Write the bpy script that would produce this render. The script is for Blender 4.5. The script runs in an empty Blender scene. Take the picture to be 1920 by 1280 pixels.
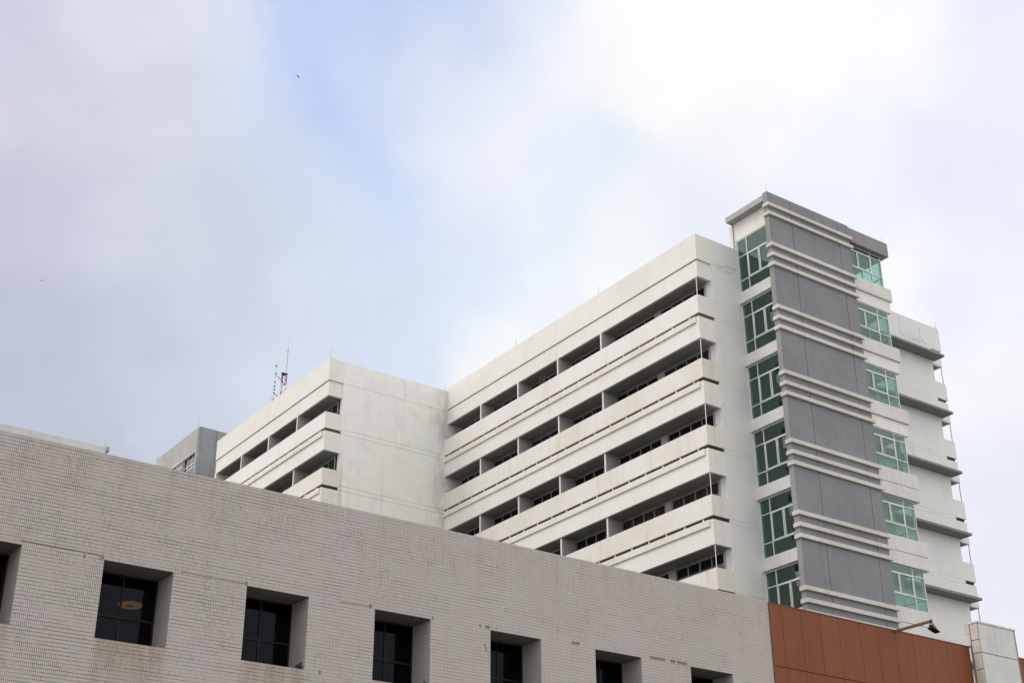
import bpy, math, random
from mathutils import Vector, Matrix
random.seed(7)
R = math.radians
scene = bpy.context.scene
col = scene.collection

# ------------------------------------------------------------------ camera
YAW, PIT, ROL, FPX = 0.6186669, 0.4631206, -0.0044634, 2651.6336
CAM = Vector((0.0, 0.0, 1.6))
fw = Vector((math.sin(YAW)*math.cos(PIT), math.cos(YAW)*math.cos(PIT), math.sin(PIT)))
rt = Vector((math.cos(YAW), -math.sin(YAW), 0.0))
up = rt.cross(fw)
r2 = math.cos(ROL)*rt + math.sin(ROL)*up
u2 = -math.sin(ROL)*rt + math.cos(ROL)*up
cd = bpy.data.cameras.new('camera')
cam = bpy.data.objects.new('camera', cd)
col.objects.link(cam)
M3 = Matrix((r2, u2, -fw)).transposed().to_4x4()
M3.translation = CAM
cam.matrix_world = M3
cd.sensor_width = 36.0
cd.lens = FPX/1920*36.0
cd.clip_start = 0.1
cd.clip_end = 4000
scene.camera = cam

# ------------------------------------------------------------------ view
vs = scene.view_settings
vs.view_transform = 'Standard'; vs.look = 'None'; vs.gamma = 1.0
vs.exposure = 0.0
vs.use_curve_mapping = False
scene.render.engine = 'CYCLES'
scene.cycles.max_bounces = 6
scene.cycles.transparent_max_bounces = 16

# ------------------------------------------------------------------ node helper
class NT:
    def __init__(s, tree):
        s.t = tree; s.n = tree.nodes; s.l = tree.links
    def put(s, sock, v):
        if hasattr(v, 'is_output'): s.l.new(v, sock)
        else: sock.default_value = v
    def math(s, op, a, b=None, c=None, clamp=False):
        n = s.n.new('ShaderNodeMath'); n.operation = op; n.use_clamp = clamp
        for i, v in enumerate((a, b, c)):
            if v is not None: s.put(n.inputs[i], v)
        return n.outputs[0]
    def vm(s, op, a, b=None, sc=None):
        n = s.n.new('ShaderNodeVectorMath'); n.operation = op
        s.put(n.inputs[0], a)
        if b is not None: s.put(n.inputs[1], b)
        if sc is not None: s.put(n.inputs['Scale'], sc)
        return n.outputs['Value'] if op in ('DISTANCE', 'LENGTH', 'DOT_PRODUCT') else n.outputs[0]
    def mix(s, f, a, b, mode='MIX'):
        n = s.n.new('ShaderNodeMix'); n.data_type = 'RGBA'; n.blend_type = mode; n.clamp_factor = True
        s.put(n.inputs[0], f)
        for i, v in ((6, a), (7, b)):
            if isinstance(v, tuple) and len(v) == 3: v = (*v, 1)
            s.put(n.inputs[i], v)
        return n.outputs[2]
    def noise(s, vec, scale, detail=3, rough=.5, dist=0.0):
        n = s.n.new('ShaderNodeTexNoise')
        s.put(n.inputs['Vector'], vec); n.inputs['Scale'].default_value = scale
        n.inputs['Detail'].default_value = detail; n.inputs['Roughness'].default_value = rough
        n.inputs['Distortion'].default_value = dist
        return n.outputs['Fac'], n.outputs['Color']
    def ramp(s, f, a, b, lo=0.0, hi=1.0):
        n = s.n.new('ShaderNodeMapRange'); n.interpolation_type = 'SMOOTHSTEP'
        s.put(n.inputs[0], f)
        n.inputs[1].default_value = a; n.inputs[2].default_value = b
        n.inputs[3].default_value = lo; n.inputs[4].default_value = hi
        return n.outputs[0]
    def pos(s):
        return s.n.new('ShaderNodeNewGeometry').outputs['Position']
    def sep(s, v):
        n = s.n.new('ShaderNodeSeparateXYZ'); s.put(n.inputs[0], v); return n.outputs
    def comb(s, x, y, z):
        n = s.n.new('ShaderNodeCombineXYZ')
        for i, v in enumerate((x, y, z)): s.put(n.inputs[i], v)
        return n.outputs[0]

# ------------------------------------------------------------------ world: thin bright cloud over a Nishita sky
SUN_EL, SUN_AZ = R(50), R(298)          # azimuth clockwise from +Y
world = bpy.data.worlds.new('World'); scene.world = world
world.use_nodes = True
W = NT(world.node_tree)
for n in list(W.n): W.n.remove(n)
out = W.n.new('ShaderNodeOutputWorld')
sky = W.n.new('ShaderNodeTexSky'); sky.sky_type = 'NISHITA'; sky.sun_disc = False
sky.sun_elevation = SUN_EL; sky.sun_rotation = SUN_AZ
bg1 = W.n.new('ShaderNodeBackground'); bg1.inputs['Strength'].default_value = 0.09
W.l.new(sky.outputs[0], bg1.inputs['Color'])
dirv = W.n.new('ShaderNodeTexCoord').outputs['Generated']
CP = [(0.148,0.779,0.609,0.631,0.644,0.768), (0.209,0.755,0.622,0.730,0.738,0.855), (0.271,0.726,0.632,0.761,0.784,0.896), (0.300,0.729,0.615,0.716,0.768,0.896), (0.199,0.804,0.560,0.665,0.665,0.776), (0.262,0.778,0.571,0.672,0.694,0.791), (0.307,0.752,0.583,0.672,0.723,0.839), (0.338,0.753,0.565,0.631,0.708,0.855), (0.208,0.845,0.493,0.578,0.597,0.716), (0.269,0.822,0.503,0.617,0.644,0.753), (0.325,0.792,0.516,0.610,0.665,0.776), (0.369,0.761,0.533,0.631,0.708,0.839), (0.405,0.761,0.507,0.665,0.745,0.871), (0.229,0.876,0.424,0.527,0.558,0.680), (0.290,0.854,0.433,0.552,0.597,0.708), (0.347,0.825,0.445,0.597,0.651,0.768), (0.401,0.794,0.457,0.672,0.738,0.863), (0.256,0.891,0.374,0.539,0.578,0.687), (0.334,0.855,0.396,0.597,0.644,0.761), (0.371,0.828,0.420,0.672,0.730,0.839), (0.304,0.709,0.636,0.527,0.631,0.913), (0.335,0.695,0.636,0.515,0.617,0.905), (0.335,0.725,0.602,0.509,0.624,0.922), (0.350,0.734,0.582,0.515,0.638,0.939), (0.368,0.678,0.636,0.521,0.624,0.896), (0.417,0.647,0.638,0.521,0.631,0.913), (0.397,0.671,0.626,0.558,0.651,0.905), (0.364,0.699,0.616,0.624,0.708,0.922), (0.364,0.714,0.598,0.604,0.708,0.930), (0.391,0.701,0.597,0.610,0.708,0.930), (0.375,0.737,0.562,0.578,0.680,0.939), (0.395,0.720,0.570,0.638,0.730,0.939), (0.405,0.732,0.549,0.565,0.687,0.939), (0.419,0.737,0.530,0.610,0.723,0.947), (0.442,0.733,0.517,0.665,0.761,0.947), (0.427,0.767,0.478,0.680,0.761,0.905), (0.452,0.765,0.459,0.687,0.776,0.922), (0.417,0.666,0.619,0.701,0.784,0.947), (0.443,0.640,0.628,0.701,0.761,0.930), (0.453,0.616,0.644,0.761,0.807,0.956), (0.447,0.665,0.599,0.799,0.839,0.956), (0.421,0.692,0.586,0.784,0.815,0.956), (0.480,0.622,0.619,0.896,0.913,0.982), (0.502,0.596,0.626,0.991,0.991,0.991), (0.558,0.567,0.605,1.000,1.000,1.000), (0.423,0.708,0.565,0.776,0.823,0.956), (0.477,0.675,0.563,0.863,0.896,0.973), (0.454,0.708,0.541,0.847,0.871,0.973), (0.512,0.654,0.556,0.807,0.880,0.982), (0.506,0.684,0.525,0.815,0.863,0.973), (0.469,0.724,0.506,0.776,0.831,0.956), (0.482,0.729,0.487,0.687,0.791,0.947), (0.517,0.700,0.493,0.847,0.896,0.973), (0.478,0.749,0.460,0.701,0.784,0.930), (0.501,0.743,0.443,0.965,0.973,0.982), (0.553,0.653,0.518,0.896,0.930,0.982), (0.562,0.660,0.498,0.965,0.982,0.991), (0.593,0.614,0.521,0.863,0.896,0.991), (0.608,0.515,0.604,0.991,0.991,1.000), (0.656,0.466,0.593,0.956,0.965,1.000), (0.693,0.418,0.588,0.855,0.871,0.982), (0.602,0.565,0.564,0.965,0.965,0.991), (0.656,0.520,0.547,0.896,0.913,0.991), (0.702,0.469,0.536,0.839,0.863,0.991), (0.661,0.549,0.512,0.855,0.896,0.991), (0.702,0.495,0.512,0.823,0.847,0.982), (0.729,0.471,0.497,0.839,0.863,0.982), (0.706,0.522,0.478,0.956,0.956,0.991), (0.731,0.512,0.451,0.847,0.871,0.991), (0.746,0.483,0.459,0.905,0.922,0.991), (0.759,0.512,0.402,0.939,0.939,0.991), (0.772,0.539,0.338,0.855,0.863,0.956), (0.795,0.551,0.253,0.839,0.847,0.930)]
CP2 = [(0.292,0.723,0.626,0.730,0.768,0.896), (0.310,0.729,0.611,0.708,0.761,0.888), (0.326,0.735,0.595,0.665,0.730,0.871), (0.338,0.741,0.581,0.644,0.716,0.863), (0.349,0.747,0.566,0.638,0.716,0.863), (0.366,0.748,0.554,0.631,0.716,0.863), (0.383,0.748,0.542,0.638,0.723,0.863), (0.400,0.749,0.528,0.651,0.738,0.871), (0.412,0.752,0.514,0.672,0.753,0.888), (0.308,0.715,0.628,0.521,0.624,0.913), (0.323,0.722,0.612,0.521,0.631,0.922), (0.338,0.729,0.596,0.503,0.617,0.922), (0.350,0.734,0.582,0.509,0.631,0.939), (0.363,0.738,0.570,0.533,0.651,0.939), (0.380,0.738,0.558,0.558,0.672,0.939), (0.397,0.736,0.548,0.565,0.680,0.947), (0.413,0.739,0.533,0.597,0.708,0.947), (0.425,0.742,0.518,0.644,0.745,0.947), (0.405,0.669,0.623,0.624,0.708,0.939), (0.413,0.670,0.617,0.745,0.815,0.965), (0.419,0.660,0.623,0.644,0.730,0.939), (0.405,0.689,0.601,0.658,0.738,0.947), (0.415,0.683,0.601,0.761,0.815,0.965), (0.404,0.704,0.584,0.631,0.723,0.947), (0.415,0.700,0.582,0.761,0.815,0.956), (0.407,0.716,0.567,0.631,0.723,0.947), (0.420,0.715,0.559,0.761,0.815,0.956), (0.479,0.756,0.446,0.694,0.784,0.930), (0.491,0.754,0.437,0.956,0.965,0.982), (0.498,0.743,0.448,0.965,0.973,0.982), (0.488,0.745,0.456,0.730,0.807,0.947), (0.508,0.729,0.458,0.956,0.973,0.982), (0.501,0.727,0.470,0.761,0.831,0.956), (0.474,0.769,0.429,0.701,0.784,0.922), (0.523,0.709,0.473,0.871,0.913,0.982), (0.705,0.527,0.474,0.973,0.973,0.991), (0.711,0.513,0.482,0.922,0.930,0.991), (0.725,0.515,0.458,0.839,0.871,0.982), (0.709,0.538,0.455,0.956,0.956,0.991)]        # finer points along the cloud edges
_, wn = W.noise(dirv, 5.0, 6, .58)
_, wn2 = W.noise(dirv, 22.0, 6, .65)
wv = W.vm('SCALE', W.vm('SUBTRACT', wn, (.5, .5, .5)), sc=0.035)
wv2 = W.vm('SCALE', W.vm('SUBTRACT', wn2, (.5, .5, .5)), sc=0.030)
p = W.vm('ADD', W.vm('ADD', dirv, wv), wv2)
S2 = 2*0.0205**2
acc = None; wsum = None
DEF = (1.40, 1.385, 1.39)                # general overcast brightness of the rest of the sky
for cx, cy, cz, cr, cg, cb, s2 in [(*q, S2) for q in CP] + [(*q, 2*0.0100**2) for q in CP2]:
    d = W.vm('DISTANCE', p, (cx, cy, cz))
    w = W.math('EXPONENT', W.math('MULTIPLY', W.math('MULTIPLY', d, d), -1.0/s2))
    if s2 < S2: w = W.math('MULTIPLY', w, 7.0)
    v = W.vm('SCALE', (cr, cg, cb), sc=w)
    acc = v if acc is None else W.vm('ADD', acc, v)
    wsum = w if wsum is None else W.math('ADD', wsum, w)
sd = Vector((math.sin(SUN_AZ)*math.cos(SUN_EL), math.cos(SUN_AZ)*math.cos(SUN_EL), math.sin(SUN_EL)))
dt = W.vm('DOT_PRODUCT', dirv, tuple(sd))
glow = W.math('POWER', W.math('MAXIMUM', dt, 0.0), 2.0)   # brighter around the veiled sun
dcol = W.vm('SCALE', DEF, sc=W.math('ADD', 1.0, W.math('MULTIPLY', glow, 0.25)))
acc = W.vm('ADD', acc, W.vm('SCALE', dcol, sc=1e-8))
wsum = W.math('ADD', wsum, 1e-8)
cloudc = W.vm('SCALE', acc, sc=W.math('DIVIDE', 1.0, wsum))
# soft wisps
nf, _ = W.noise(dirv, 9.0, 7, .6, .4)
cloudc = W.vm('SCALE', cloudc, sc=W.ramp(nf, .25, .75, .985, 1.055))
wf, _ = W.noise(W.vm('MULTIPLY', dirv, (1.0, 1.0, 1.5)), 6.5, 9, .62, .6)
cloudc = W.mix(W.math('MULTIPLY', W.ramp(wf, .50, .75), .10), cloudc, (.90, .93, 1.0))
# below the horizon the ground takes over
bg2 = W.n.new('ShaderNodeBackground'); bg2.inputs['Strength'].default_value = 1.0
W.l.new(cloudc, bg2.inputs['Color'])
mx = W.n.new('ShaderNodeMixShader'); mx.inputs[0].default_value = 0.97
W.l.new(bg1.outputs[0], mx.inputs[1]); W.l.new(bg2.outputs[0], mx.inputs[2])
W.l.new(mx.outputs[0], out.inputs['Surface'])

# ------------------------------------------------------------------ sun behind thin cloud
sl = bpy.data.lights.new('sun', 'SUN'); sl.energy = 0.7; sl.angle = R(14); sl.color = (1.0, .93, .84)
so = bpy.data.objects.new('sun', sl); col.objects.link(so)
so.rotation_euler = sd.to_track_quat('Z', 'Y').to_euler()
so.location = (-40, -40, 90)

# ------------------------------------------------------------------ mesh helper
def wloc(o):
    v = Vector((0, 0, 0))
    while o is not None: v += o.location; o = o.parent
    return v
class MB:
    def __init__(s): s.v = []; s.f = []; s.mi = []; s.cur = 0
    def box(s, x0, x1, y0, y1, z0, z1):
        if x0 > x1: x0, x1 = x1, x0
        if y0 > y1: y0, y1 = y1, y0
        if z0 > z1: z0, z1 = z1, z0
        b = len(s.v)
        s.v += [(x0,y0,z0),(x1,y0,z0),(x1,y1,z0),(x0,y1,z0),(x0,y0,z1),(x1,y0,z1),(x1,y1,z1),(x0,y1,z1)]
        s.f += [tuple(b+i for i in q) for q in ((0,3,2,1),(4,5,6,7),(0,1,5,4),(1,2,6,5),(2,3,7,6),(3,0,4,7))]
        s.mi += [s.cur]*6
        return s
    def tube(s, a, b, r, r1=None, n=8):
        a = Vector(a); b = Vector(b); r1 = r if r1 is None else r1
        d = (b-a).normalized()
        t = Vector((0,0,1)) if abs(d.z) < .9 else Vector((1,0,0))
        e = d.cross(t).normalized(); g = d.cross(e)
        k = len(s.v)
        for c, q in ((a, r), (b, r1)):
            for i in range(n):
                t_ = 2*math.pi*i/n
                s.v.append(tuple(c + e*math.cos(t_)*q + g*math.sin(t_)*q))
        for i in range(n):
            j = (i+1) % n
            s.f.append((k+i, k+j, k+n+j, k+n+i))
        s.f.append(tuple(k+i for i in reversed(range(n)))); s.f.append(tuple(k+n+i for i in range(n)))
        return s
    def loft(s, rings):
        k = len(s.v); n = len(rings[0])
        for rg in rings: s.v += [tuple(q) for q in rg]
        for m in range(len(rings)-1):
            for i in range(n):
                j = (i+1) % n
                s.f.append((k+m*n+i, k+m*n+j, k+(m+1)*n+j, k+(m+1)*n+i))
        s.f.append(tuple(k+i for i in reversed(range(n))))
        s.f.append(tuple(k+(len(rings)-1)*n+i for i in range(n)))
        return s
    def build(s, name, mat, parent=None, smooth=False, bevel=0):
        off = wloc(parent) if parent else Vector((0,0,0))
        me = bpy.data.meshes.new(name)
        me.from_pydata([tuple(Vector(v)-off) for v in s.v], [], s.f)
        for q in (mat if isinstance(mat, list) else [mat]): me.materials.append(q)
        if isinstance(mat, list): me.polygons.foreach_set('material_index', s.mi)
        if smooth:
            for q in me.polygons: q.use_smooth = True
        me.update()
        o = bpy.data.objects.new(name, me); col.objects.link(o)
        if parent: o.parent = parent
        if bevel:
            b = o.modifiers.new('bevel', 'BEVEL'); b.width = bevel; b.segments = 2; b.limit_method = 'ANGLE'
        return o
def tag(o, label=None, cat=None, group=None, kind=None):
    if label: o['label'] = label
    if cat: o['category'] = cat
    if group: o['group'] = group
    if kind: o['kind'] = kind
    return o
def empty(name, loc, label, cat, group=None):
    o = bpy.data.objects.new(name, None); col.objects.link(o); o.location = loc
    return tag(o, label, cat, group)
def copy_tree(o, parent=None):
    c = o.copy(); col.objects.link(c); c.parent = parent
    for ch in list(o.children): copy_tree(ch, c)
    return c

# ------------------------------------------------------------------ materials
def newmat(name):
    m = bpy.data.materials.new(name); m.use_nodes = True
    T = NT(m.node_tree)
    return m, T, T.n['Principled BSDF']
def bump(T, b, h, strength, dist=.02):
    n = T.n.new('ShaderNodeBump'); n.inputs['Strength'].default_value = strength; n.inputs['Distance'].default_value = dist
    T.l.new(h, n.inputs['Height']); T.l.new(n.outputs[0], b.inputs['Normal'])
def painted(name, base, warm, blotch=.10, streak=.16, rust=0.0, rough=.75, cold=None, rustc=(.42,.27,.15), spots=0.0, extra=None):
    """painted render with rain streaks, blotches and rust runs"""
    m, T, b = newmat(name)
    P = T.pos(); x, y, z = T.sep(P)[:3]
    n1, _ = T.noise(P, .35, 4, .55)
    n2, _ = T.noise(T.comb(T.math('MULTIPLY', x, 2.6), T.math('MULTIPLY', y, 2.6), T.math('MULTIPLY', z, .16)), 1.0, 6, .62)
    n3, _ = T.noise(P, 3.0, 5, .6)
    c = T.mix(T.ramp(n1, .3, .7), base, warm)
    c = T.mix(T.math('MULTIPLY', T.ramp(n3, .35, .75), blotch), c, tuple(v*.72 for v in base))
    c = T.mix(T.math('MULTIPLY', T.ramp(n2, .5, .78), streak), c, tuple(v*.55 for v in base))
    if cold:
        c = T.mix(T.math('MULTIPLY', T.ramp(n1, .5, .25), .7), c, cold)
    if rust:
        n4, _ = T.noise(T.comb(T.math('MULTIPLY', x, 1.1), T.math('MULTIPLY', y, 1.1), T.math('MULTIPLY', z, .10)), 1.0, 7, .7)
        n5, _ = T.noise(P, .5, 2, .5)
        f = T.math('MULTIPLY', T.ramp(n4, .55, .74), T.ramp(n5, .45, .62))
        c = T.mix(T.math('MULTIPLY', f, rust), c, rustc)
    if spots:
        n6, _ = T.noise(P, 9.0, 3, .7)
        c = T.mix(T.math('MULTIPLY', T.ramp(n6, .62, .72), spots), c, tuple(v*.4 for v in base))
    if extra: c = extra(T, P, x, y, z, c)
    T.put(b.inputs['Base Color'], c); b.inputs['Roughness'].default_value = rough
    b.inputs['Specular IOR Level'].default_value = .25
    n7, _ = T.noise(P, 22.0, 4, .6)
    bump(T, b, n7, .25, .01)
    return m
WHITE = painted('white_paint', (.74,.72,.68), (.70,.675,.62), rust=.35)
WHITE_OLD = painted('white_paint_stained', (.72,.695,.645), (.66,.62,.54), blotch=.25, streak=.30, rust=.55)
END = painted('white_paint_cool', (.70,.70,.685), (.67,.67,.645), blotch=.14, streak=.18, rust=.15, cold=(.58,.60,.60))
def retextra(T, P, x, y, z, c):
    a, _ = T.noise(T.comb(T.math('MULTIPLY', x, 1.2), 0.0, T.math('MULTIPLY', z, .7)), 1.0, 7, .65, .8)
    c = T.mix(T.math('MULTIPLY', T.ramp(a, .50, .68), .28), c, (.56,.58,.56))
    a2, _ = T.noise(T.comb(T.math('MULTIPLY', x, 1.6), 4.0, T.math('MULTIPLY', z, .5)), 1.0, 7, .7)
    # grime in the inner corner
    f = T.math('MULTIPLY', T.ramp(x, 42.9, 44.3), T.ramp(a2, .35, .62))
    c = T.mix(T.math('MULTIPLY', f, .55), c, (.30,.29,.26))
    # ochre run down the edge of the balconies
    e = T.ramp(T.math('ABSOLUTE', T.math('SUBTRACT', x, 37.03)), .16, .02)
    c = T.mix(T.math('MULTIPLY', T.math('MULTIPLY', e, T.ramp(z, 34.2, 30.6)), T.ramp(a2, .35, .6, 0, .7)), c, (.50,.37,.20))
    return c
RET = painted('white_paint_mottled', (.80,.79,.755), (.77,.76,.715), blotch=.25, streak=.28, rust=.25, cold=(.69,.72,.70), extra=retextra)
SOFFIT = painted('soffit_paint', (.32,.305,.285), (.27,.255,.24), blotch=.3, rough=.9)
INNER_SHADED = painted('shaded_balcony_wall_paint', (.40,.40,.385), (.34,.34,.33), blotch=.35)  # grey holds painted-in shade of the recessed balconies, chiefly for the dividers
GREY = painted('grey_paint', (.230,.235,.246), (.196,.200,.212), blotch=.30, streak=.34, spots=.25)
GREY_LIT_SIDE = painted('lit_side_grey_paint', (.30,.30,.30), (.25,.25,.25), blotch=.3, streak=.4)  # paler copy of the front grey, with the brighter side light painted in
BAND = painted('cream_band_paint', (.62,.59,.54), (.54,.51,.46), blotch=.35, streak=.35, spots=.3)
SILL = painted('sill_band_paint', (.66,.645,.62), (.60,.585,.56), blotch=.3, streak=.3, rust=.25)
CAP = painted('bare_concrete', (.235,.23,.222), (.19,.188,.182), blotch=.4, streak=.6, spots=.4)
CAP_R = painted('bare_concrete_streaked', (.265,.262,.255), (.225,.222,.215), blotch=.4, streak=.7, spots=.3)
CAP_L = painted('bare_concrete_pale', (.42,.42,.40), (.36,.36,.345), blotch=.4, streak=.4, spots=.3)
CONC = painted('aged_concrete_panel', (.60,.60,.575), (.53,.53,.505), blotch=.35, streak=.45, rust=.5, rustc=(.33,.27,.20), spots=.2)
CONC_WARM = painted('pinkish_concrete_panel', (.54,.49,.43), (.48,.45,.40), blotch=.3, streak=.25, spots=.2)
FARGREY = painted('far_grey_concrete', (.30,.31,.32), (.27,.28,.29), blotch=.4, streak=.7)
FARLIGHT = painted('far_light_concrete', (.44,.43,.40), (.38,.375,.35), blotch=.35, streak=.4)
LOWROOF = painted('low_roof_concrete', (.60,.60,.585), (.52,.52,.51), blotch=.4, streak=.3)
def plain(name, c, rough=.5, metal=0.0, spec=.5):
    m, T, b = newmat(name)
    P = T.pos(); n, _ = T.noise(P, 6.0, 3, .6)
    T.put(b.inputs['Base Color'], T.mix(T.ramp(n, .3, .7), c, tuple(v*.82 for v in c)))
    b.inputs['Roughness'].default_value = rough; b.inputs['Metallic'].default_value = metal
    b.inputs['Specular IOR Level'].default_value = spec
    return m
FRAME = plain('white_aluminium', (.72,.72,.70), .4)
FRAME_D = plain('grey_aluminium', (.34,.34,.33), .5)
DARKFRAME = plain('dark_bronze_frame', (.010,.009,.009), .5, spec=.2)
DARKGAP = plain('dark_gap', (.05,.035,.028), .95)
GAPBROWN = plain('rusty_gap', (.16,.085,.055), .95)
CRACK = plain('crack', (.30,.30,.29), .95)
SMUDGE = plain('smudge', (.47,.47,.455), .95)
MORTAR = plain('bare_mortar', (.20,.175,.15), .95)
STEEL = plain('galvanised_steel', (.30,.31,.32), .5, .6)
BLACK = plain('black_metal', (.006,.006,.007), .5, spec=.2)
REDP = plain('red_mast_paint', (.32,.09,.13), .6)
WHITEP = plain('white_mast_paint', (.62,.58,.60), .6)
BROWNBEAM = plain('rust_brown_steel', (.14,.045,.02), .6)
BROWNCAP = plain('brown_capping', (.12,.045,.028), .6)
BIRDM = plain('dark_feathers', (.015,.015,.018), .8)
PIGM = plain('grey_feathers', (.07,.07,.078), .8)
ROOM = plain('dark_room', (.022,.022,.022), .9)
STAIRWALL = plain('stair_plaster', (.20,.23,.21), .9)
CURTAIN = plain('beige_curtain', (.42,.36,.22), .9)
ROOFM = plain('roof_slab', (.25,.25,.24), .9)

# balcony windows: dark glass, dim things behind
def darkglass(name, c, spec=.5):
    m, T, b = newmat(name)
    P = T.pos(); n, _ = T.noise(T.vm('MULTIPLY', P, (1, 5, .6)), 1.0, 3, .6)
    T.put(b.inputs['Base Color'], T.mix(T.ramp(n, .35, .65), c, tuple(v*.45 for v in c)))
    b.inputs['Roughness'].default_value = .06
    b.inputs['Specular IOR Level'].default_value = spec
    return m
PANE = darkglass('dark_glass', (.014,.013,.015))
PANE_G = darkglass('dark_glass_green_curtain', (.015,.075,.02))
PANE_T = darkglass('dark_glass_tan_curtain', (.06,.045,.03))
PANE_S = darkglass('slatted_glass', (.03,.035,.032))

# green stair-tower glass: really transparent, with a tinted mirror share
def greenglass():
    m, T, b = newmat('green_tinted_glass'); T.n.remove(b)
    o = T.n['Material Output']
    tr = T.n.new('ShaderNodeBsdfTransparent'); tr.inputs[0].default_value = (.50,.71,.655,1)
    gl = T.n.new('ShaderNodeBsdfGlossy'); gl.inputs['Color'].default_value = (.66,.87,.79,1); gl.inputs['Roughness'].default_value = .02
    ge = T.n.new('ShaderNodeNewGeometry')
    cs = T.math('ABSOLUTE', T.vm('DOT_PRODUCT', ge.outputs['Normal'], ge.outputs['Incoming']))
    fr = T.math('ADD', .11, T.math('MULTIPLY', .89, T.math('POWER', T.math('SUBTRACT', 1.0, cs, clamp=True), 5.0)))
    mxx = T.n.new('ShaderNodeMixShader')
    T.l.new(fr, mxx.inputs[0]); T.l.new(tr.outputs[0], mxx.inputs[1]); T.l.new(gl.outputs[0], mxx.inputs[2])
    T.l.new(mxx.outputs[0], o.inputs[0])
    return m
GREEN = greenglass()
def smokedglass():
    m, T, b = newmat('smoked_glass'); T.n.remove(b)
    o = T.n['Material Output']
    tr = T.n.new('ShaderNodeBsdfTransparent'); tr.inputs[0].default_value = (.22,.20,.19,1)
    gl = T.n.new('ShaderNodeBsdfGlossy'); gl.inputs['Color'].default_value = (.30,.29,.36,1); gl.inputs['Roughness'].default_value = .02
    mxx = T.n.new('ShaderNodeMixShader'); mxx.inputs[0].default_value = .03
    T.l.new(tr.outputs[0], mxx.inputs[1]); T.l.new(gl.outputs[0], mxx.inputs[2])
    T.l.new(mxx.outputs[0], o.inputs[0])
    return m
SMOKED = smokedglass()

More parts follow.
